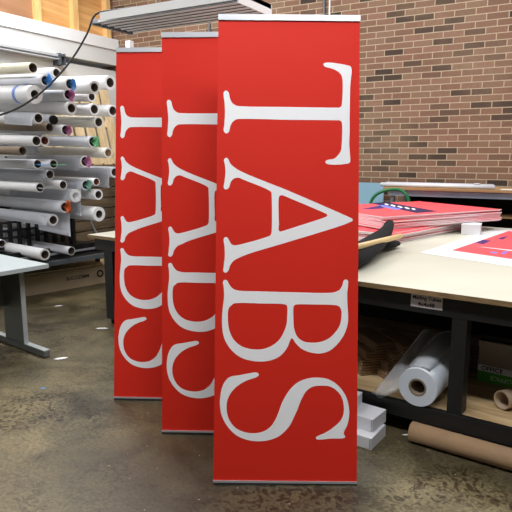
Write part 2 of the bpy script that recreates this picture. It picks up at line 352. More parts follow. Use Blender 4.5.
SS_ = seg(k_, (275, 22), (292, 30), (293, 42), (275, 55), (210, 78), (150, 115), (105, 165), (82, 225), (84, 300), (110, 360), (150, 400), (210, 423), (270, 427), (330, 413), (380, 375), (415, 315), (455, 210), (510, 125))+seg(l_, (60, 80), (120, 58), (190, 52), (260, 65), (320, 105), (365, 165), (387, 230), (391, 300), (380, 360), (357, 410), (355, 425), (364, 445), (358, 453), (270, 458), (190, 466), (172, 462), (170, 450), (185, 440), (230, 420), (290, 380), (335, 335), (354, 290), (353, 220), (335, 170), (300, 130), (260, 110), (200, 106), (145, 115), (105, 145), (75, 195), (45, 270), (0, 365))+seg(k_, (480, 400), (430, 445), (370, 470), (300, 481), (220, 473), (150, 445), (95, 395), (55, 330), (37, 260), (38, 180), (55, 110), (85, 65), (110, 50), (160, 42), (230, 28))
BW, BH = .61, 2.05
def to_banner(q):                      # measured on the photographed face -> metres on the fabric
    x, y = q; k = (y-14.5)/470.5
    L = 217-3*k; Rr = 362-7*k
    return Vector((BW*(x-L)/(Rr-L), BH*(1-k), 0))
def lettering():
    mb = MB()
    for shape in ((T_,), (A_, A1_), (B_, B1_, B2_), (SS_,)):
        loops = [[to_banner(q) for q in cr(s)] for s in shape]
        flat = [v for lp in loops for v in lp]
        vs = [mb.bm.verts.new((v.x, -.0006, v.y)) for v in flat]
        for t in geometry.tessellate_polygon(loops):
            try: mb.bm.faces.new([vs[i] for i in t])
            except ValueError: pass
    return mb
def banner(bl, yaw, lean, tall, label, roll=0., wide=BW):
    g = onh(bl[0], bl[1], 0)
    t = thing('retractable_banner', label, 'banner', (g.x, g.y, 0), R(30+yaw), 'red banner stands with white lettering')
    k = tall/BH
    M = Matrix.Rotation(-R(lean), 4, 'X') @ Matrix.Rotation(roll, 4, 'Y') @ Matrix.Diagonal((wide/BW, 1, k, 1))
    f = MB(); n = 16
    for side, yy in ((0, 0), (1, .0012)):
        pass
    f.box(0, BW, 0, .0012, .018, BH-.02)
    for fc in f.bm.faces:
        if fc.calc_center_median().y > .001: fc.material_index = 1
    f.xf(M).build('fabric_panel', [M_RED, M_BACK], t)
    lt = lettering(); lt.xf(M).build('lettering', M_WHT, t)['label'] = 'white serif letters TABS turned sideways'
    rl = MB().box(-.001, BW+.001, -.006, .012, BH-.026, BH).bevel(.003); rl.xf(M).build('top_rail', M_ALU, t)
    rl = MB().box(-.001, BW+.001, -.005, .012, .012, .021).bevel(.002); rl.xf(M).build('bottom_rail', M_ALU, t)
    rl = MB().box(.0, BW, .0, .03, .002, .013).bevel(.002); rl.xf(M).build('base_bar', M_DKMET, t)
    pl = MB().tube([(BW/2, .03, .02), (BW/2, .024, BH-.02)], .009); pl.xf(M).build('support_pole', M_DKMET, t)
    for x in (.12, BW-.12):
        MB().box(x-.015, x+.015, .02, .26, 0, .012).bevel(.003).build('foot', M_DKMET, t)
    return t
banner((213.2, 485), 0, 11.0, 2.055, 'front banner of the three, nearest the camera, reading TABS in full', .0100, .622)
banner((162, 434), -2.2, 7.9, 2.03, 'middle banner of the three, partly hidden behind the front one')
banner((113.9, 400), -2.8, 9.7, 2.05, 'rearmost banner of the three, at the left beside the small black table')

# ------------------------------------------------------------------ work table (big) and its neighbour
TH = 55; rzT = RZ(TH)
V0 = 2.66; TT = .771
def onvT(px, py, v=2.70): return onv(px, py, v, TH)
def onhT(px, py, h): return onh(px, py, h, TH)
tU0, tU1, tV1 = -2.62, .35, 5.4
tb = thing('work_table', 'large work table with off white top and black timber frame at right', 'table', W(0, 0, 0, TH), rzT)
def frame_table(t, u0, u1, v0, v1, legs, shelf=True, top=TT, caster=False):
    m = MB().box(u0, u1, v0, v1, top-.025, top, mi=0)
    for f in m.bm.faces:
        n = f.normal; f.normal_update()
        f.material_index = 0 if f.normal.z > .5 else 1
    m.build('tabletop', [M_TOP, M_EDGE], t)
    a0, a1 = v0+.04, v0+.08
    for nm, bx in (('apron', (u0+.04, u1-.04, a0, a1, top-.125, top-.032)), ('apron', (u0+.04, u1-.04, v1-.08, v1-.04, top-.125, top-.032)),
                   ('apron', (u0+.04, u0+.08, a1, v1-.08, top-.125, top-.032)), ('apron', (u1-.08, u1-.04, a1, v1-.08, top-.125, top-.032))):
        MB().box(*bx).bevel(.003).build(nm, M_BLACK, t)
    MB().box(u0+.06, u1-.06, a0+.012, v1-.06, top-.032, top-.0255).build('sub_frame', M_BLK2, t)
    for (x0, x1, y0, y1) in legs:
        lg = MB().box(x0, x1, y0, y1, .05 if caster else 0, top-.125).bevel(.003).build('leg', M_BLACK, t)
        if caster:
            MB().tube([((x0+x1)/2-.012, (y0+y1)/2, .028), ((x0+x1)/2+.012, (y0+y1)/2, .028)], .028, 16).build('caster', M_BLK2, lg)
    if shelf:
        MB().box(u0+.04, u1-.04, a0-.018, a0+.02, .088, .166).bevel(.003).build('lower_rail', M_BLACK, t)
        sh = MB(); y = a0+.02; i = 0
        MB().box(u0+.06, u1-.06, a0+.02, v1-.06, .146, .164).build('shelf', M_SHELF, t)
frame_table(tb, tU0, tU1, V0, tV1, [(-.752, -.682, 2.702, 2.79), (tU0+.08, tU0+.15, 2.74, 2.83), (.2, .27, 2.702, 2.79), (tU0+.08, tU0+.15, 5.2, 5.29), (.2, .27, 5.2, 5.29), (-.752, -.682, 5.2, 5.29)])
MB().box(tU0+.08, tU1-.08, 4.05, 4.08, .166, .64).build('shade_panel', M_BLK2, tb)  # added black sheet standing in for the deep shade under the table
# sign on the apron
sg = thing('paper_sign', 'small white sign reading Mailing Tubes 4x4x48 on the black table apron', 'sign', W(0, 0, 0, TH), rzT)
q = onvT(411.2, 293, 2.697); q2 = onvT(442, 311.5, 2.697)
sw, shh = q2.x-q.x, .074
cxs = (q.x+q2.x)/2; czs = (q.z+q2.z)/2+.006
MB().box(cxs-sw/2, cxs+sw/2, 2.6975, 2.6995, czs-shh/2, czs+shh/2).build('card', mat('grey white card', (206, 200, 200), .6), sg)
Mx = Matrix.Translation((cxs, 2.6968, czs+.011)) @ Matrix.Rotation(math.pi/2, 4, 'X')
text_mb('Mailing Tubes', .0255, Mx, 1.0).build('lettering', M_INK, sg)
Mx = Matrix.Translation((cxs, 2.6968, czs-.02)) @ Matrix.Rotation(math.pi/2, 4, 'X')
text_mb('4x4x48', .0275, Mx, 1.0).build('lettering', M_INK, sg)

tb2 = thing('work_table', 'small black framed table with pale top, left of and behind the banners', 'table', W(0, 0, 0, TH), rzT)
lu = onv(105.5, 290, 3.12, TH).x
frame_table(tb2, -3.87, -2.78, 3.08, 4.2, [(lu, lu+.1, 3.12, 3.2), (-2.95, -2.86, 3.12, 3.2), (lu, lu+.1, 4.06, 4.14), (-2.95, -2.86, 4.06, 4.14)], shelf=False, top=.755, caster=True)

# ------------------------------------------------------------------ things on the table
def P_T(px, py, h): v = onhT(px, py, h); return v
# stack of printed boards
lower = dict(c=(-1.90, 4.60), ang=R(80)); upper = dict(c=(-1.83, 4.88), ang=R(63))
nb = 16; th_b = .0095; z = TT+.001
words_low = ['bottom board of the pile of red printed boards on the work table', None]
ordin = ['lowest', 'second lowest', 'third lowest', 'fourth lowest', 'fifth lowest', 'sixth lowest', 'seventh lowest', 'eighth lowest', 'eighth from top', 'seventh from top', 'sixth from top', 'fifth from top', 'fourth from top', 'third from top', 'second from top', 'topmost']
for i in range(nb):
    k = lower if i < 7 else upper
    bx = Vector(k['c'])+Vector((random.uniform(-.015, .015), random.uniform(-.02, .02)))
    an = k['ang']+random.uniform(-.03, .03)
    if i == nb-1: bx = Vector(k['c']); an = k['ang']
    L_, B_w = (1.22, .91) if i < 7 else (1.3, .98)
    w = W(bx.x, bx.y, z, TH)
    t = thing('printed_board', '%s of the red printed boards piled on the work table%s' % (ordin[i], ', navy band across it' if i == nb-1 else ''), 'sign board', w, rzT+an, 'pile of red printed boards')
    m = MB(); n1 = 8
    bow = random.uniform(-.0008, .0008)
    m.box(-L_/2, L_/2, -B_w/2, B_w/2, 0, th_b-.0006)
    m.build('foam_core', M_FOAMW, t)
    g = MB().box(-L_/2+.002, L_/2-.002, -B_w/2+.002, B_w/2-.002, th_b-.0006, th_b)
    g.build('print', M_CORAL, t)
    if i == nb-1:
        Mi = Matrix.Rotation(-an, 4, 'Z') @ Matrix.Translation((-bx.x, -bx.y, 0))
        zt = z+th_b
        def dec(px, m_, nm, dz):
            pts = []
            for x, y in px:
                v = onhT(x, y, zt+dz); v = Mi @ v; pts.append((v.x, v.y, th_b+dz))
            MB().poly(pts, .0002).build(nm, m_, t)
        dec([(371, 203.2), (386, 202), (438, 211.3), (416, 213)], M_NAVY, 'printed_band', .0004)
        dec([(376, 205.5), (383, 204.9), (402, 208.8), (396, 209.8)], M_LBLUE, 'printed_strip', .0007)
        for (x0, y0, x1, y1) in ((384, 204, 389, 205), (390, 205, 396, 206.3), (397, 206.3, 403, 207.6), (404, 207.4, 410, 208.8), (411, 208.6, 416, 209.6)):
            dec([(x0, y0), (x0+2, y0-.5), (x1, y1-.3), (x1-2, y1+.4)], M_WHT, 'printed_word', .001)
        dec([(362, 208.8), (380, 205.6), (385, 208.2), (372, 209.2)], M_PURP, 'printed_patch', .0007)
    z += th_b+.0017
# white paper with coral print
zt = TT+.0012
def tpoly(px, h): return [tuple(onhT(x, y, h)) for x, y in px]
po = thing('printed_poster', 'white bordered coral poster lying flat on the work table at right edge', 'poster', W(0, 0, 0, TH), rzT)
c0 = onhT(419.6, 252.8, zt); c1 = onhT(495, 228.6, zt); c2 = onhT(512, 266.8, zt)
du = (c2-c0).normalized()*1.15; dv = (c1-c0); c2e = c0+du
MB().poly([tuple(c0), tuple(c2e), tuple(c2e+dv), tuple(c1)], .0006).build('paper', M_PAPER, po)
r0 = onhT(452, 250.3, zt+.001); r1 = onhT(508.5, 231, zt+.001); r2 = onhT(512, 259, zt+.001)
dr = (r2-r0).normalized()*.9; dz = Vector((0, 0, .0004))
MB().poly([tuple(r0), tuple(r0+dr), tuple(r0+dr+(r1-r0)), tuple(r1)], .0003).build('print', M_CORAL, po)
for px, m_, nm in (([(474.5, 243), (483, 239.6), (491.5, 240.6), (483.5, 244)], M_PURP, 'printed_block'), ([(498, 239), (501, 237.3), (508.5, 236), (503, 239.5)], M_PURP, 'printed_block'),
               ([(489.5, 252.3), (494, 251.6), (499, 253), (494, 253.4)], M_LBLUE, 'printed_mark'), ([(501, 253.4), (505, 251.2), (509, 251), (504.5, 254.2)], M_LBLUE, 'printed_mark'),
               ([(477, 246.6), (485, 247.2), (512, 250), (512, 251)], M_FOAMW, 'printed_line')):
    MB().poly([tuple(v) for v in tpoly(px, zt+.0018)], .0002).build(nm, m_, po)
# small white box
b0 = onhT(461, 234.5, TT); b1 = onhT(480, 235.5, TT)
wb = thing('white_box', 'small white box on the work table beside the pile of boards', 'box', W(b0.x, b0.y, TT+.001, TH), rzT+math.atan2(b1.y-b0.y, b1.x-b0.x))
wl_ = (b1-b0).length
MB().box(0, wl_, 0, .16, 0, .075).bevel(.002).build('carton', M_BOXW, wb)
MB().box(-.002, wl_+.002, -.002, .162, .075, .084).bevel(.002).build('lid', M_BOXW, wb)
# dowel and black cloth
ck = thing('black_cloth', 'rumpled black cloth with two points on the work table beside the front banner', 'cloth', W(0, 0, 0, TH), rzT)
def cloth(points, widths):
    bm = bmesh.new(); rows = []
    n = len(points)
    for i, (p_, wd) in enumerate(zip(points, widths)):
        d = (points[min(i+1, n-1)]-points[max(i-1, 0)]); d.z = 0; d.normalize(); s = Vector((-d.y, d.x, 0))
        ring = []
        for k in range(14):
            a = 2*math.pi*k/14
            ring.append(bm.verts.new(p_+s*math.cos(a)*wd[0]+Vector((0, 0, 1))*math.sin(a)*wd[1]+Vector(noise.noise_vector((p_+s*math.cos(a)*.1)*9))*.012))
        rows.append(ring)
    for i in range(n-1):
        for k in range(14):
            bm.faces.new((rows[i][k], rows[i][(k+1) % 14], rows[i+1][(k+1) % 14], rows[i+1][k])).smooth = True
    bm.faces.new(rows[0][::-1]); bm.faces.new(rows[-1])
    return bm
A0 = onhT(340, 262, TT+.06); A1 = onhT(357, 256, TT+.06); A2 = onhT(370, 246, TT+.08); A3 = onhT(380, 239, TT+.1); A4 = onhT(386.5, 231, TT+.13); A5 = onhT(389, 225, TT+.15); A6 = onhT(390, 222.5, TT+.15)
mb = MB(); mb.bm = cloth([A0, A1, A2, A3, A4, A5, A6], [(.09, .055), (.09, .055), (.085, .055), (.065, .05), (.046, .04), (.04, .036), (.028, .028)])
o = mb.build('cloth_fold', M_CLOTH, ck); o.modifiers.new('s', 'SUBSURF').levels = 1; o.modifiers['s'].render_levels = 2
B0 = onhT(345, 250, TT+.04); B1 = onhT(365, 249, TT+.04); B2 = onhT(383, 247, TT+.035); B3 = onhT(394, 243.6, TT+.032); B4 = onhT(397.5, 243, TT+.03)
mb = MB(); mb.bm = cloth([B0, B1, B2, B3, B4], [(.07, .04), (.06, .034), (.045, .026), (.044, .024), (.034, .016)])
o = mb.build('cloth_fold', M_CLOTH, ck); o.modifiers.new('s', 'SUBSURF').levels = 1; o.modifiers['s'].render_levels = 2
d0 = onhT(340, 251.2, TT+.13); d1 = onhT(401, 236, TT+.10)
dw = MB().tube([d0, d0.lerp(d1, .97), d1], [.0175, .0175, .0165], 20)
tag(dw.build('wooden_dowel', M_DOWEL, None, W(0, 0, 0, TH), rzT), 'pale round wooden stick lying on the black cloth', 'stick')

# ------------------------------------------------------------------ under the table
SH = .165
# film roll
fc = onhT(417.3, 387.5, SH+.101); fr = thing('plastic_film_roll', 'thick roll of clear plastic film on the lower shelf of the work table', 'film roll', W(fc.x, fc.y, SH+.101, TH), rzT)
MB().pipe((0, 0, 0), (0, .62, 0), .098, .046, 48).build('film', mat('milky film', (206, 214, 222), .25, var=.02), fr)
MB().pipe((0, -.001, 0), (0, .62, 0), .045, .037, 36).build('core', M_GREYBR, fr)
# clear sheet off the roll
cl = []
pl0 = onhT(370, 397, SH+.012); 
for i in range(15):
    row = []; s = i/14
    for j in range(17):
        t = j/16
        vv = fc.y+.02+s*.55
        u_top = fc.x-.02; z_top = SH+.101+.1
        rad = .1008+s*.045; aend = 205-75*s
        if t < .5:
            a = R(60+t/.5*(aend-60)); q = Vector((fc.x+math.cos(a)*rad, vv, SH+.101+math.sin(a)*rad))
        else:
            a = R(aend); st = Vector((fc.x+math.cos(a)*rad, vv, SH+.101+math.sin(a)*rad))
            k = (t-.5)/.5
            en = Vector((pl0.x+s*.05, pl0.y+.02+s*.62, SH+.02+s*.2))
            q = st.lerp(en, k); w_ = math.sin(k*math.pi*.9+.15)
            q.z += .035*noise.noise(Vector((q.x*16, q.y*10, 1)))*w_; q.y += -.05*math.sin(k*math.pi)*(1-s)
            q.x += .02*noise.noise(Vector((q.x*24, q.y*16, 5)))*w_
        q.z = max(q.z, SH+.004)
        row.append(q)
    cl.append(row)
o = MB().sheet(cl, .0008).build('loose_film', M_FILM, fr, None)
o.matrix_parent_inverse = Matrix.Identity(4); o.location = (-fc.x, -fc.y, -(SH+.101)); o['label'] = 'clear loose sheet unrolled to the left'
# office carton
oc = onhT(477, 380.5, SH); th_o = R(-2)
ob = thing('paper_carton', 'printed carton reading OFFICE with green band on the lower shelf behind the leg', 'box', W(oc.x, oc.y, SH+.001, TH), rzT+th_o)
MB().box(0, .44, 0, .3, 0, .2).bevel(.002).build('carton', M_BOXGR, ob)
MB().box(-.004, .444, -.004, .304, .2, .235).bevel(.002).build('lid', M_BOXGR, ob)
MB().box(0, .44, -.0012, 0, .002, .062).build('green_band', M_GBAND, ob)
MB().box(0, .44, -.0012, 0, .062, .098).build('white_band', M_BOXW, ob)
text_mb('OFFICE', .034, Matrix.Translation((.075, -.002, .079)) @ Matrix.Rotation(math.pi/2, 4, 'X'), 1.05).build('lettering', M_INK, ob)
text_mb('OFFICE', .034, Matrix.Translation((.125, -.002, .033)) @ Matrix.Rotation(math.pi/2, 4, 'X') @ Matrix.Rotation(math.pi, 4, 'Z'), 1.05).build('lettering', mat('pale green ink', (190, 230, 170), .5), ob)
bk = thing('black_slab', 'flat black binder lying on top of the office carton', 'slab', W(oc.x+.0, oc.y, SH+.2375, TH), rzT+th_o)  # plain flat black block over the carton lid, no definite object
MB().box(.01, .33, .01, .25, 0, .004).box(.01, .33, .01, .25, .028, .032).box(.01, .014, .01, .25, .004, .028).build('cover', M_BLK2, bk)
MB().box(.016, .32, .02, .24, .0045, .0275).build('filling', mat('dark card', (30, 30, 30), .7), bk)
# small kraft tube on the shelf
kt = onhT(500, 411, SH)
an = R(-30+55)-0
tz = SH+.049
dirv = Vector((math.cos(R(62)), math.sin(R(62)), 0))
k0 = Vector((kt.x, kt.y+.02, tz)) 
tag(MB().pipe((0, 0, 0), tuple(dirv*.2), .047, .041, 32).build('cardboard_tube', [mat('grey kraft tube', (176, 152, 126), .7)], None, W(k0.x, k0.y, tz, TH), rzT), 'short open cardboard tube on the lower shelf in front of the office carton', 'tube')
# long tube on the floor
ft = thing('mailing_tube', 'long brown mailing tube on the concrete floor under the work table', 'tube', W(0, 0, 0, TH), rzT)
MB().pipe((-.90, 2.64, .05), (.32, 2.625, .05), .049, .045, 40).build('tube_body', M_KRAFT, ft)
MB().tube([(-.897, 2.64, .05), (-.88, 2.64, .05)], .0445, 32).build('end_plug', M_KRDK, ft)
# flattened cardboard pieces
cc = 0
lab = ['leftmost low', 'left middle', 'left upper', 'right low', 'right middle', 'right upper', 'far upper', 'topmost']
base = onhT(372, 381, SH)
pos = [(-.20, .05, 0, .0), (-.205, .07, 1, .03), (-.19, .10, 2, -.02), (-.05, .06, 0, .02), (-.06, .10, 1, 0), (-.05, .15, 2, .05), (-.16, .16, 3, .04), (-.01, .2, 3, .02)]
for i, (du_, dv_, lv, r_) in enumerate(pos):
    t = thing('flattened_carton', '%s of the brown flattened cartons in the dark under the work table' % lab[i], 'cardboard', W(base.x+du_+.16, base.y+dv_+.03, SH+.001+lv*.041, TH), rzT+R(50)+r_, 'flattened cartons under the work table')
    m = MB()
    for k in range(3):
        m.box(-.065+k*.002, .065+k*.002, k*.006, .34, k*.013, k*.013+.0085)
    m.build('corrugated_sheets', M_KRDK, t)
    MB().box(-.05, .05, .02, .33, .0345, .0385).build('top_flap', M_KRAFT, t)
# white cartons on the floor
nc = onhT(370.9, 450.6, 0)
def wcarton(x, y, z, w_, d_, h__, r_, label):
    t = thing('white_carton', label, 'box', W(x, y, z, TH), rzT+r_, 'white cartons stacked by the table')
    MB().box(-w_, 0, 0, d_, 0, h__).bevel(.0015).build('carton', M_BOXW, t)
    MB().box(-w_+.004, -.009, -.0012, -.0002, .004, h__-.004).build('front_flap', M_BOXW, t)
    MB().box(-.0068, -.0052, -.0014, 0, .003, h__-.003).build('flap_slot', M_GINK, t)
    return t
wcarton(nc.x, nc.y, .001, .3, .18, .06, 0, 'lowest of the three white cartons on the floor beside the front banner')
q = onhT(372.3, 432.6, .063)
wcarton(q.x, q.y, .063, .3, .15, .066, R(-3), 'middle of the three stacked white cartons beside the front banner')
q = onhT(364.8, 402.8, .131)
wcarton(q.x-.005, q.y-.15, .131, .26, .15, .056, R(4), 'topmost of the three stacked white cartons, mostly behind the front banner')

# ------------------------------------------------------------------ storage rack at the back right (wall axes)
v0 = 5.9; s0 = onv(383, 186, v0); s1 = onv(512, 193, v0); SHt = 1.075
rk = thing('storage_shelf', 'low storage shelf with brown top and dark bays against the brick wall', 'shelf', (0, 0, 0))
x0 = s0.x; x1 = 1.2
MB().box(x0, x1, v0, 6.5, SHt-.022, SHt).build('top_board', M_WTOP, rk)
MB().box(x0+.06, x1, v0+.02, v0+.05, SHt-.085, SHt-.024).build('front_rail', mat('blue grey metal', (136, 148, 162), .4, .3), rk)
for xx in (x0+.07, x1-.1):
    for yy in (v0+.05, 6.42):
        MB().box(xx, xx+.035, yy, yy+.035, 0, SHt-.024).build('leg', M_GREYMET, rk)
dk = onv(408, 205, v0+.08).x
MB().box(dk, x1, 6.40, 6.415, 0, SHt-.03).build('back_panel', M_BLK2, rk)
MB().box(dk, dk+.02, v0+.09, 6.40, 0, SHt-.03).build('side_panel', M_BLK2, rk)
MB().box(dk+.02, x1, v0+.09, 6.40, SHt-.1, SHt-.086).build('top_lining', M_BLK2, rk)
MB().box(dk+.02, x1, v0+.10, 6.40, .80, .82).build('middle_shelf', M_WTOP, rk)
MB().box(dk+.02, x1, v0+.10, 6.40, .2, .22).build('middle_shelf', M_WTOP, rk)
xa = onv(384, 183, v0+.3).x; xb = onv(495.5, 185, v0+.15).x
for i in range(5):
    nm = ['nearest', 'second nearest', 'middle', 'second farthest', 'farthest'][i]
    y = v0+.12+i*.055
    t = tag(MB().tube([(xa+random.uniform(-.03, .06), y, SHt+.0215), (xb-i*.012, y, SHt+.0215)], .0205, 14).build('metal_tube', M_TUBE), '%s of the five long silver tubes lying on top of the storage shelf' % nm, 'tube', 'silver tubes on the storage shelf')
q = onv(477, 183, v0+.14); 
tag(MB().pipe((q.x-.03, v0+.145, SHt+.044), (q.x+.03, v0+.145, SHt+.047), .001, .0005, 6).pipe((q.x, v0+.145, SHt+.0445), (q.x, v0+.145, SHt+.0545), .03, .021, 24).build('tape_ring', M_PAPG), 'small pale ring resting on the silver tubes', 'ring')
q = onh(512, 188.5, SHt)
tag(MB().box(q.x-.07, q.x+.2, 0+v0+.07, v0+.25, SHt+.0012, SHt+.0025).build('paper_sheet', M_PAPER), 'white sheet of paper on the storage shelf at the right edge', 'paper')
# blue board leaning
q0 = onv(350, 184, 6.5); q1 = onv(383.3, 184, 6.5)
Mb = Matrix.Translation((0, 6.44, 0)) @ Matrix.Rotation(R(-6), 4, 'X')
tag(MB().box(q0.x-.4, q1.x, 0, .02, 0, 1.09).xf(Matrix.Translation((0, 6.44, .0)) @ Matrix.Rotation(R(-5), 4, 'X')).build('blue_board', M_BBLUE), 'pale blue board leaning on the brick wall beside the storage shelf', 'board')
# green cart handle
v1 = 5.72
pa = [onv(x, y, v1) for x, y in ((370.3, 215), (370.5, 204), (373, 198), (378, 193.4), (387, 190), (397, 189.5), (403, 191.5), (407.5, 197), (409.3, 204), (410, 215))]
gt = thing('hand_cart', 'green tubular cart handle standing behind the pile of boards', 'cart', (0, 0, 0))
def sm(pts, k=4):
    o = []; n = len(pts)
    for i in range(n-1):
        P = [pts[max(i-1, 0)], pts[i], pts[i+1], pts[min(i+2, n-1)]]
        for j in range(k):
            t = j/k; o.append(.5*((2*P[1])+(P[2]-P[0])*t+(2*P[0]-5*P[1]+4*P[2]-P[3])*t*t+(3*P[1]-3*P[2]-P[0]+P[3])*t**3))
    return o+[pts[-1]]
pa = [Vector(v) for v in pa]
pth = [Vector((pa[0].x, v1, .13))]+sm(pa)+[Vector((pa[-1].x, v1, .13))]
MB().tube(pth, .0165, 12).build('handle', M_GTUBE, gt)
MB().box(pa[0].x-.03, pa[-1].x+.03, v1-.02, v1+.12, .1, .13).build('platform', M_GTUBE, gt)
for xx in (pa[0].x, pa[-1].x):
    for yy in (v1, v1+.1):
        MB().tube([(xx-.012, yy, .05), (xx+.012, yy, .05)], .05, 18).build('wheel', M_BLK2, gt)
# conduits on the brick
for px_, r_, m_, lb, yy in ((329.5, .009, M_WALLW, 'white vertical rod in front of the brick wall above the front banner', 6.5), (324, .014, M_DKMET, 'dark conduit on the brick wall beside the white rod', 6.58), (209, .014, M_DKMET, 'grey conduit on the brick wall above the middle banner', 6.58)):
    q = onv(px_, 10, yy)
    t = thing('wall_conduit', lb, 'pipe', (q.x, yy, 0)); 
    MB().tube([(0, 0, 0), (0, 0, 5.1)], r_, 12).build('pipe', m_, t)
    for hh in (1.2, 2.6, 4.2): MB().box(-.03, .03, -.004, 6.6-yy, hh, hh+.025).build('clip', M_GREYMET, t)

# ------------------------------------------------------------------ rack of paper rolls (axes 52)
TR = 52; rzR = RZ(TR)
rolls = [  # px, py, outer, inner (pixels), u, paper, core, label
(33, 67.8, 5.3, 4.2, -4.931, M_CREAM, M_CORE, 'cream thin walled roll, topmost at the left of the roll rack'),
(56.6, 72.9, 5.2, 3.6, -4.896, M_PAPER, M_CORE, 'white roll behind the hanging black cable, second from top of the rack'),
(45.5, 80.5, 5.8, 4, -4.861, M_PAPG, M_CORE, 'white roll stuffed with blue tissue, the left one of two at the top'),
(34.8, 94.5, 9, 4, -4.904, M_PAPER, M_CORE, 'thick white roll with a blue tape band at upper left'),
(70, 84, 5.6, 4, -4.7, M_PAPER, M_CORE, 'white roll stuffed with blue tissue, right of the other blue one'),
(94.5, 87.3, 6.5, 4, -4.675, M_PAPER, M_CORE, 'white roll just left of the roll ending highest beside the rear banner'),
(110.2, 82.6, 7, 4.2, -4.924, M_PAPER, M_CORE, 'thick white roll ending highest beside the rear banner'),
(68.3, 94.5, 6, 4, -4.89, M_PAPG, M_CORE, 'white roll stuffed with mauve tissue, the highest of the three mauve ones'),
(91.8, 96.8, 4.8, 3.2, -4.901, M_PAPER, M_CORE, 'slim white roll right of the highest mauve tissue roll'),
(71.5, 108.2, 6.6, 4, -4.877, M_PAPER, M_CORE, 'white roll below the highest mauve tissue roll, leftmost of three in a row'),
(94.4, 109.3, 5.7, 4, -4.866, M_PAPER, M_CORE, 'white roll in the middle of a row of three below the mauve roll'),
(112.8, 110.8, 5.8, 4, -4.939, M_PAPER, M_CORE, 'white roll touching the rear banner edge, rightmost in its row of three'),
(98.8, 122.2, 5.6, 3.9, -4.908, M_OFFW, M_CORE, 'off white roll running long in front of the standing pallet'),
(38.5, 118.2, 5.3, 4, -4.906, M_PAPER, M_CORE, 'white roll with a loose lower edge above the brown wrapped roll'),
(52.7, 119.9, 5.2, 4, -4.924, M_PAPG, M_FOAMB, 'roll plugged with black foam at the upper middle of the rack'),
(49.5, 127.4, 4.2, 3.4, -4.898, M_GREYBR, M_CORE, 'brown wrapped roll directly below the black foam roll'),
(65.8, 130, 5.2, 4, -4.893, M_PAPER, M_CORE, 'white roll stuffed with mauve tissue, middle one of the three mauve ones'),
(36.5, 140.9, 5.3, 4, -4.932, M_PAPER, M_CORE, 'white roll left of its neighbour with a red brown core'),
(44.7, 140.5, 5.6, 3.6, -4.992, M_PAPER, M_CORER, 'white roll with red brown core and loose sheet, left half of the rack'),
(93, 141.7, 5.6, 4.2, -4.901, M_PAPG, M_CORE, 'cool white roll stuffed with bright green tissue'),
(108.3, 152.9, 5.2, 3.5, -4.854, M_OFFW, M_KRAFT, 'off white roll with a tan core below the green tissue roll'),
(22.6, 150.9, 4.3, 3.4, -4.884, M_GREYBR, M_CORE, 'short brown roll ending farthest left in the middle of the rack'),
(85.2, 161.4, 5.6, 4.2, -4.926, M_PAPER, M_CORE, 'white roll stuffed with mauve tissue, the lowest of the three mauve ones'),
(37.7, 164, 4.7, 3.6, -4.894, M_PAPG, M_CORE, 'bluish white roll with a scrap of blue paper in its core'),
(53.6, 164, 4.7, 3.4, -4.902, M_PAPG, M_CORE, 'bluish white roll with a scrap of green paper in its core'),
(50, 174.5, 4.6, 3.7, -4.908, M_PAPG, M_CORE, 'grey white roll below the two with blue and green scraps'),
(114.6, 172.2, 5.4, 3.4, -4.897, M_PAPG, M_CORE, 'white roll with a drooping sheet running to the rear banner edge'),
(40, 187.6, 4.8, 3.6, -4.997, M_PAPER, M_CORE, 'shiny white roll with a pointed flap of paper at its mouth'),
(63.2, 185, 4.5, 3.5, -4.877, M_PAPER, M_CORE, 'slim white roll left of the teal tissue roll'),
(85.8, 185, 5, 3.7, -4.921, M_PAPG, M_CORE, 'white roll with pale teal tissue and a long hanging sheet'),
(96.5, 181.8, 3.8, 3, -4.888, M_PAPER, M_CORER, 'slimmest white roll with a dark red core, right of the teal tissue'),
(98.5, 194.6, 5.3, 3.4, -4.9, M_PAPER, M_CORE, 'white roll below the dark red cored one'),
(75.7, 195.8, 6.5, 3.4, -4.897, M_PAPER, M_PAPG, 'thick walled white roll with a pale core left of the hanging sheet'),
(65, 207, 6, 4, -4.907, M_PAPG, M_CORE, 'white roll stuffed with orange tissue'),
(99.2, 214.2, 7.3, 3.6, -4.895, M_PAPER, M_CORE, 'thick white roll, lowest at the right of the rack'),
(53.3, 220, 5.8, 3.8, -4.89, M_PAPER, M_CORE, 'large white roll below the orange tissue roll'),
(45, 254.6, 5.8, 3.8, -4.861, M_PAPER, M_CORE, 'white roll on the bottom shelf just behind the grey desk corner'),
(71.5, 251, 4.2, 3.5, -4.892, M_PAPG, M_CORE, 'thin grey white roll on the bottom shelf, right of the other one'),
(2, 243.5, 4, 3, -4.908, M_PAPG, M_CORE, 'short bluish white roll at the left edge above the grey desk'),
]
plug = {2: M_BLUE, 4: M_BLUE, 7: M_PINK, 16: M_PINK, 22: M_PINK, 19: M_GREEN, 33: M_ORNG, 29: M_TEAL}
scrap = {23: M_BLUE, 24: M_GREEN, 27: M_PAPER}
tail = {32: (.40, 1.1), 29: (.31, .5), 26: (.16, 1.2), 18: (.13, .9), 13: (.07, .5), 25: (.07, 1.1), 22: (.09, 1.0), 35: (.05, 1.1)}
info = []
a52, b52 = axes(52)
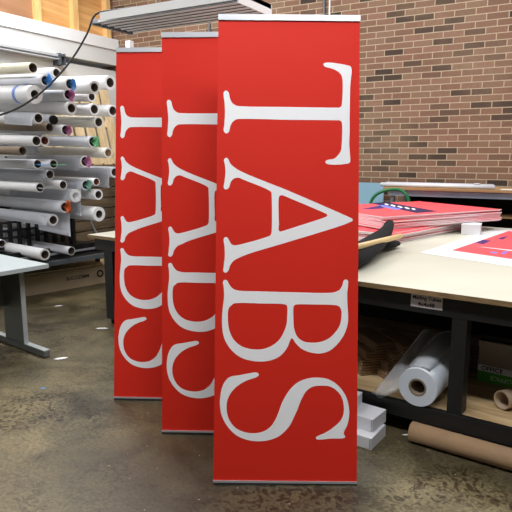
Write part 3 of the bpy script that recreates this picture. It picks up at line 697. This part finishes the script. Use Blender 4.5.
for i, (px, py, ro, ri, u, pm, cm, lb) in enumerate(rolls):
    q = onu(px, py, u, TR); r = ray(px, py); t = u/(r[0]*a52[0]+r[1]*a52[1]); ro = ro*t/F; ri = ri*t/F
    L_ = 1.42+(u+4.9)
    if i == 38: L_ = 1.2
    info.append((q, ro, ri))
    ob = thing('paper_roll', lb, 'paper roll', W(q.x, q.y, q.z, TR), rzR, 'rolls of paper on the wall rack')
    droop = .062*max(0, min(1, (168-py)/60)); ob.rotation_euler = (0, droop, rzR)
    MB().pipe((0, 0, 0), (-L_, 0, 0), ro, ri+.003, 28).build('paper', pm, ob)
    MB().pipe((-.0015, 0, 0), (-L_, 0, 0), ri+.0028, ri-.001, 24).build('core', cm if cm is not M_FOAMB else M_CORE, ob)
    if cm is M_FOAMB:
        MB().tube([(-.02, 0, 0), (.02, 0, 0), (.03, 0, 0)], [ri-.002, ri+.006, ri], 16).build('foam_plug', M_FOAMB, ob)
    if i in plug:
        rng = random.Random(i); m = MB(); g = []
        for a_ in range(9):
            an_ = R(-80+a_*20); row = []
            for k_, (rr, dd) in enumerate(((.05, -.05), (.5*ri, -.012), (.95*ri, .012), (ro*1.0, .018), (ro*1.22, .012))):
                rr = rr*(1+rng.uniform(-.13, .13)) if k_ else ri*.12
                row.append(Vector((dd+rng.uniform(-.006, .008), .1*ri+math.cos(an_)*rr*(.9 if abs(a_-4) < 4 else .6), math.sin(an_)*rr)))
            g.append(row)
        m.sheet(g, .001)
        m.build('tissue_plug', plug[i], ob)['label'] = 'crumpled coloured tissue in the core'
    if i in scrap:
        g = [[(-.06, -.02, -.004), (-.06, .02, .004)], [(.02, -.01, -.012), (.02, .03, -.004)], [(.05, .085, -.010), (.052, .105, -.004)]]
        MB().sheet([[Vector(p_) for p_ in rw] for rw in g], .002).build('paper_scrap', scrap[i], ob)
    if i == 3:
        bq = .2; MB().pipe((-bq, 0, 0), (-bq-.05, 0, 0), ro+.0012, ro+.0002, 28).build('tape_band', M_BTAPE, ob)
    if i in tail:
        Lt, Wd = tail[i]; g = []
        for a in range(2+9):
            k = a/10; row = []
            for s_ in range(7):
                x = -.004-s_/6*Wd
                if a < 3:
                    an_ = math.pi/2+a/3*math.pi/2
                    row.append(Vector((x, math.cos(an_)*(ro+.002), math.sin(an_)*(ro+.002))))
                else:
                    kk = (a-3)/7
                    row.append(Vector((x-kk*.02, -(ro+.002)-.006*math.sin(kk*3+s_*.3), -kk*Lt*(1-.12*s_/6))))
            g.append(row)
        MB().sheet(g, .0008).build('hanging_sheet', M_PAPG, ob)
# the rack itself
rkk = thing('roll_rack', 'black metal rack against the left wall carrying the paper rolls', 'rack', W(0, 0, 0, TR), rzR)
UB = -6.44
for v in (2.72, 3.33, 4.0):
    MB().box(UB-.03, UB, v-.03, v+.03, 0, 2.3).build('upright', M_BLACK, rkk)
for h in (.42, .8, 1.2, 1.6, 2.0, 2.25):
    MB().box(UB-.028, UB-.002, 2.75, 3.97, h-.02, h+.02).build('crossbar', M_BLACK, rkk)
for i, (q, ro, ri) in enumerate(info):
    if i in (36, 37, 38): continue
    py_ = rolls[i][1]; dr = .062*max(0, min(1, (168-py_)/60)); xe = -5.6 if i in plug else q.x-.12
    MB().tube([(UB, q.y, q.z+ri-.0145+(q.x-UB)*dr), (xe, q.y, q.z+ri-.0145+(q.x-xe)*dr)], .0125, 8).build('peg', M_DKMET, rkk)
# low bed of the rack
r104a = onu(104, 252.3, -4.95, TR); r104b = onu(104, 258, -4.95, TR)
bz1 = .385; bz0 = .343
MB().box(-4.98, -4.94, 2.4, 3.95, bz0, bz1).build('front_beam', M_DKMET, rkk)['label'] = 'grey steel beam along the front'
MB().box(-5.12, -5.10, 2.4, 3.95, bz1+.03, bz1+.05).build('thin_rail', M_GREYMET, rkk)
MB().box(-5.4, -5.0, 2.4, 3.95, bz0+.02, bz0+.04).build('bed_plate', M_BLACK, rkk)
zz = min(info[36][0].z-info[36][1], info[37][0].z-info[37][1])-.004
MB().box(-6.4, -5.2, 2.4, 3.95, zz-.02, zz).build('bottom_shelf', M_BLACK, rkk)
MB().box(-5.24, -5.2, 2.4, 3.95, zz-.02, zz+.05).build('shelf_lip', M_BLACK, rkk)
for v in (2.4, 3.91):
    for u in (-6.3, -5.36): MB().box(u, u+.04, v, v+.04, 0, zz-.02).build('foot_post', M_BLACK, rkk)
# open grille below the rolls
gr = MB()
for h in (.58, .655, .735): gr.box(-5.52, -5.5, 2.3, 3.75, h-.011, h+.011)
for k in range(15): gr.box(-5.53, -5.49, 2.3+k*.1, 2.33+k*.1, .47, .75)
gr.build('grille', M_BLACK, rkk)
p0 = onu(88, 217, -5.35, TR); p1 = onu(104, 249, -4.97, TR)
MB().tube([p0, p1], .014, 10).build('brace', M_GREYMET, rkk)
for v in (2.35, 3.72): MB().box(-5.54, -5.48, v, v+.04, zz, .78).build('grille_post', M_BLACK, rkk)
for k, v in enumerate((2.42, 2.72, 3.02, 3.32)):
    t = thing('grey_carton', '%s of the grey cartons half hidden behind the black grille' % ['leftmost', 'second from left', 'third from left', 'rightmost'][k], 'box', W(-5.95, v, zz+.001, TR), rzR, 'grey cartons behind the grille')
    MB().box(0, .3, 0, .22, 0, .2+.03*(k % 2)).bevel(.003).build('carton', mat('grey carton', (140, 142, 144), .6), t)
    MB().box(-.003, .303, -.003, .223, .2+.03*(k % 2), .225+.03*(k % 2)).bevel(.003).build('lid', mat('grey carton', (140, 142, 144), .6), t)

# ------------------------------------------------------------------ long carton on the floor under the rack
ql = onh(24, 297, 0); qr = onh(107, 282.6, 0)
d = (qr-ql); an = math.atan2(d.y, d.x)
M_LC = mat('beige cardboard', (178, 158, 128), .75)
lc = thing('long_carton', 'long flat brown carton with black ring mark on the floor under the rack', 'box', (ql.x, ql.y, 0.001), an)
Lc = d.length
MB().box(-.8, Lc+.12, 0, .24, 0, .2).bevel(.003).build('carton', M_LC, lc)
text_mb('SUCOZIMM', .052, Matrix.Translation((Lc*.63, -.001, .11)) @ Matrix.Rotation(math.pi/2, 4, 'X'), 1.0).build('lettering', M_INK, lc)
MB().pipe((Lc*.915, -.002, .115), (Lc*.915, 0, .115), .041, .023, 28).build('ring_mark', M_INK, lc)
for k in range(4):
    M_ = Matrix.Translation((ql.x, ql.y, 0)) @ Matrix.Rotation(an, 4, 'Z')
    x_ = -.6+.05*k; ww = M_ @ Vector((x_, .03+.055*k, .202))
    t = thing('wooden_plank', '%s of the pale wooden slats lying on the long carton' % ['nearest', 'second nearest', 'third nearest', 'farthest'][k], 'slat', ww, an+.01*(k-1), 'wooden slats on the long carton')
    MB().box(0, 1.5+.04*k, 0, .04, 0, .02).bevel(.002).build('slat', M_PAL, t)
q = onh(111, 268, .2)
tag(MB().box(-.05, .05, -.02, .02, 0, .03).bevel(.004).build('green_strap', M_GTUBE, None, W(onh(110.5, 268, .203, 60).x, onh(110.5, 268, .203, 60).y, .203, 60), an), 'small green strap end lying at the right end of the long carton', 'strap')

# ------------------------------------------------------------------ crate shelves and pallet in the left corner
cr_ = thing('wooden_crate', 'weathered brown plank crate in the corner behind the paper rolls', 'crate', (0, 0, 0))
cx0, cx1, cy0, cy1, chh = -6.12, -5.55, 5.0, 6.4, 1.27
for k in range(9):
    z0 = .04+k*.137
    m = MB().box(cx1-.02, cx1, cy0, cy1, z0, z0+.12).box(cx0, cx1-.02, cy0, cy0+.02, z0, z0+.12); m.build('plank', M_BRN, cr_)
for x, y in ((cx0, cy0+.02), (cx0, cy1-.06), (cx1-.06, cy0+.02), (cx1-.06, cy1-.06)): MB().box(x, x+.04, y, y+.04, 0, chh-.02).build('corner_post', M_BRN, cr_)
MB().box(cx0, cx1+.01, cy0-.01, cy1, chh-.02, chh).build('crate_top', M_BRN, cr_)
pa_ = thing('wooden_pallet', 'pale pine pallet standing on end against the left wall behind the rolls', 'pallet', (-5.82, 5.45, chh+.002))
Ml = Matrix.Rotation(R(-13), 4, 'Y')
Mr_ = Ml
for k in range(7):
    MB().box(0, .02, -.55+k*.2, -.55+k*.2+.15, .0, 1.15).xf(Mr_).build('deck_board', M_PAL, pa_)
for z0 in (.02, .53, 1.04):
    MB().box(-.08, -.001, -.55, .8, z0, z0+.09).xf(Mr_).build('stringer', M_PAL, pa_)
# white post behind the rear banner
q = onv(129.5, 44, 5.6)
wp = thing('white_post', 'short white post top showing just above the rear banner', 'post', (q.x, 5.6, 0))
MB().box(-.035, .035, -.035, .035, .01, onv(129.5, 41, 5.6).z).bevel(.005).build('post', M_WALLG, wp)
MB().box(-.12, .12, -.12, .12, 0, .01).build('base_plate', M_GREYMET, wp)

# ------------------------------------------------------------------ grey desk
dt = thing('grey_desk', 'pale grey topped desk with grey metal leg at the left edge', 'desk', W(0, 0, 0, TR), rzR)
DH = .645; du0, du1, dv0, dv1 = -4.38, -3.63, .75, 2.255
MB().box(du0, du1, dv0, dv1, DH-.028, DH).bevel(.004).build('desktop', M_DESK, dt)
for vv in (2.12, .9):
    ca = onv(3, 300, vv, TR).x if vv > 2 else -4.18; cb = onv(21, 300, vv, TR).x if vv > 2 else -3.9
    l = MB().box(ca, cb, vv, vv+.03, .05, DH-.03).build('leg', M_DESKLEG, dt)
    MB().box(cb, cb+.006, vv-.002, vv+.032, .05, DH-.03).build('edge_trim', M_DESKEDGE, l)
    f = MB().box(-4.32, -3.54, vv+.0, vv+.045, .008, .05).bevel(.004).build('foot', M_DESKLEG, dt)
    MB().box(-4.32, -3.54, vv+.0, vv+.045, .0502, .056).build('foot_cap', M_DESKEDGE, f)
    for uu in (-4.28, -3.6): MB().tube([(uu, vv+.022, 0), (uu, vv+.022, .01)], .02, 12).build('glide', M_BLK2, f)
MB().box(-4.05, -4.03, .97, 2.12, .3, DH-.06).build('modesty_panel', M_DESKLEG, dt)

# ------------------------------------------------------------------ hanging lamp fixture and cable
lf = thing('hanging_light', 'long unlit fluorescent light fixture hanging above the banners', 'light fixture', (0, 0, 0))
hx0, hx1, hy0, hy1, hz = -3.79, -2.32, 3.78, 4.26, 2.5
MB().box(hx0+.12, hx1, hy0+.0, hy1-.0, hz+.05, hz+.085).bevel(.004).build('housing', M_WALLW, lf)
MB().box(hx0+.10, hx1, hy0-.012, hy0, hz+.02, hz+.085).build('side_skirt', M_WALLW, lf)
MB().box(hx0, hx0+.012, hy0-.01, hy1+.01, hz-.005, hz+.055).build('end_plate', M_GREYMET, lf)
MB().box(hx1-.012, hx1, hy0-.01, hy1+.01, hz-.005, hz+.085).build('end_plate', M_WALLW, lf)
for k in range(6):
    y0 = hy0+.08*k; g = []
    MB().box(hx0+.012, hx1-.012, y0+.002, y0+.078, hz+.010, hz+.014).build('reflector', M_REFL, lf)
    MB().tube([(hx0+.03, y0+.04, hz+.03), (hx1-.03, y0+.04, hz+.03)], .0078, 10).build('lamp_tube', M_LAMPT, lf)
    MB().tube([(hx0+.014, y0+.04, hz+.008), (hx0+.05, y0+.04, hz+.008)], .013, 10).build('lamp_socket', M_DKMET, lf)
    MB().box(hx0+.012, hx1-.012, y0-.0025, y0+.0025, hz+.004, hz+.0095).build('reflector_ridge', M_DKMET, lf)
for x in (hx0+.5, hx1-.22):
    MB().box(x-.04, x+.04, (hy0+hy1)/2-.03, (hy0+hy1)/2+.03, hz+.085, hz+.12).build('hanger_bracket', M_WALLW, lf)
    MB().tube([(x, (hy0+hy1)/2, hz+.12), (x, (hy0+hy1)/2, 5.2)], .003, 6).build('hanger_wire', M_GREYMET, lf)
# cable
pts = [W(*onh(150, 5.5, hz+.12), 60)]
st = [(-2.6, 3.9, hz+.095), (-3.2, 3.84, hz+.095), (-3.55, 3.82, hz+.10), (-3.74, 3.77, hz+.075)]
tgt = [(87, 34, 4.86), (72, 59, 4.8), (50, 84.5, 4.7), (26, 103.5, 4.6), (0, 115, 4.5), (-40, 124, 4.35)]
cv = [Vector(p_) for p_ in st]
for px, py, D in tgt:
    r = ray(px, py); cv.append(split((r[0]*D, r[1]*D, EYE+r[2]*D), 60))
tag(MB().tube(sm(cv, 4), .0085, 8).build('power_cable', M_CABLE), 'black cable drooping from the light fixture past the paper rolls', 'cable')

# ------------------------------------------------------------------ scraps on the floor
for k, (px, py, s, lb) in enumerate([(58.5, 306, .04, 'white paper scrap on the floor between desk leg and long carton'), (61, 358.5, .05, 'white paper scrap on the floor beside the desk foot'), (102, 328.5, .055, 'pale flat paper scrap on the floor by the small black table'), (43, 388.5, .018, 'tiny blue speck of paper on the floor left of the banners'), (406, 435, .02, 'tiny white speck of paper beside the mailing tube end')]):
    g = onh(px, py, 0); m = MB()
    pts = [(math.cos(a)*s*rr, math.sin(a)*s*rr*.45, .001) for a, rr in ((0, 1), (.9, .8), (2, .9), (3.1, 1), (4.2, .85), (5.3, .9))]
    tag(m.poly(pts, .0012).build('paper_scrap', M_BLUE if k == 3 else M_PAPER, None, (g.x, g.y, 0), R(30+(25 if k < 2 else 0))), lb, 'paper scrap')

# ------------------------------------------------------------------ light
def lamp(name, x, y, z, sx, sy, e, col=(.98, .985, 1), rz=0):
    l = bpy.data.lights.new(name, 'AREA'); l.shape = 'RECTANGLE'; l.size = sx; l.size_y = sy; l.energy = e; l.color = col
    o = bpy.data.objects.new(name, l); C.objects.link(o); o.location = (x, y, z); o.rotation_euler = (0, 0, rz); return o
for x_, y_, z_, e_ in ((-4.4, 4.2, 4.6, 190), (-4.6, .9, 4.6, 150), (-1.0, 4.6, 4.6, 110), (-.6, 1.0, 3.9, 98), (2.2, 4.2, 4.6, 80), (2.4, .8, 4.6, 45), (-1, -2.4, 4.6, 12)):
    lamp('ceiling_lamp', x_, y_, z_, 2.4, .4, e_)
w = bpy.data.worlds.new('World'); scn.world = w; w.use_nodes = True
w.node_tree.nodes['Background'].inputs[0].default_value = (.95, .97, 1, 1); w.node_tree.nodes['Background'].inputs[1].default_value = .1

cam = bpy.data.cameras.new('Camera'); co = bpy.data.objects.new('Camera', cam); C.objects.link(co)
cam.sensor_fit = 'HORIZONTAL'; cam.sensor_width = 36; cam.lens = 36*F/512; cam.clip_start = .05
co.location = (0, 0, EYE); co.rotation_euler = (math.pi/2-PITCH, 0, R(30)); scn.camera = co
scn.view_settings.view_transform = 'Standard'; scn.view_settings.look = 'None'; scn.view_settings.gamma = 1
scn.view_settings.use_curve_mapping = False; scn.view_settings.exposure = 0
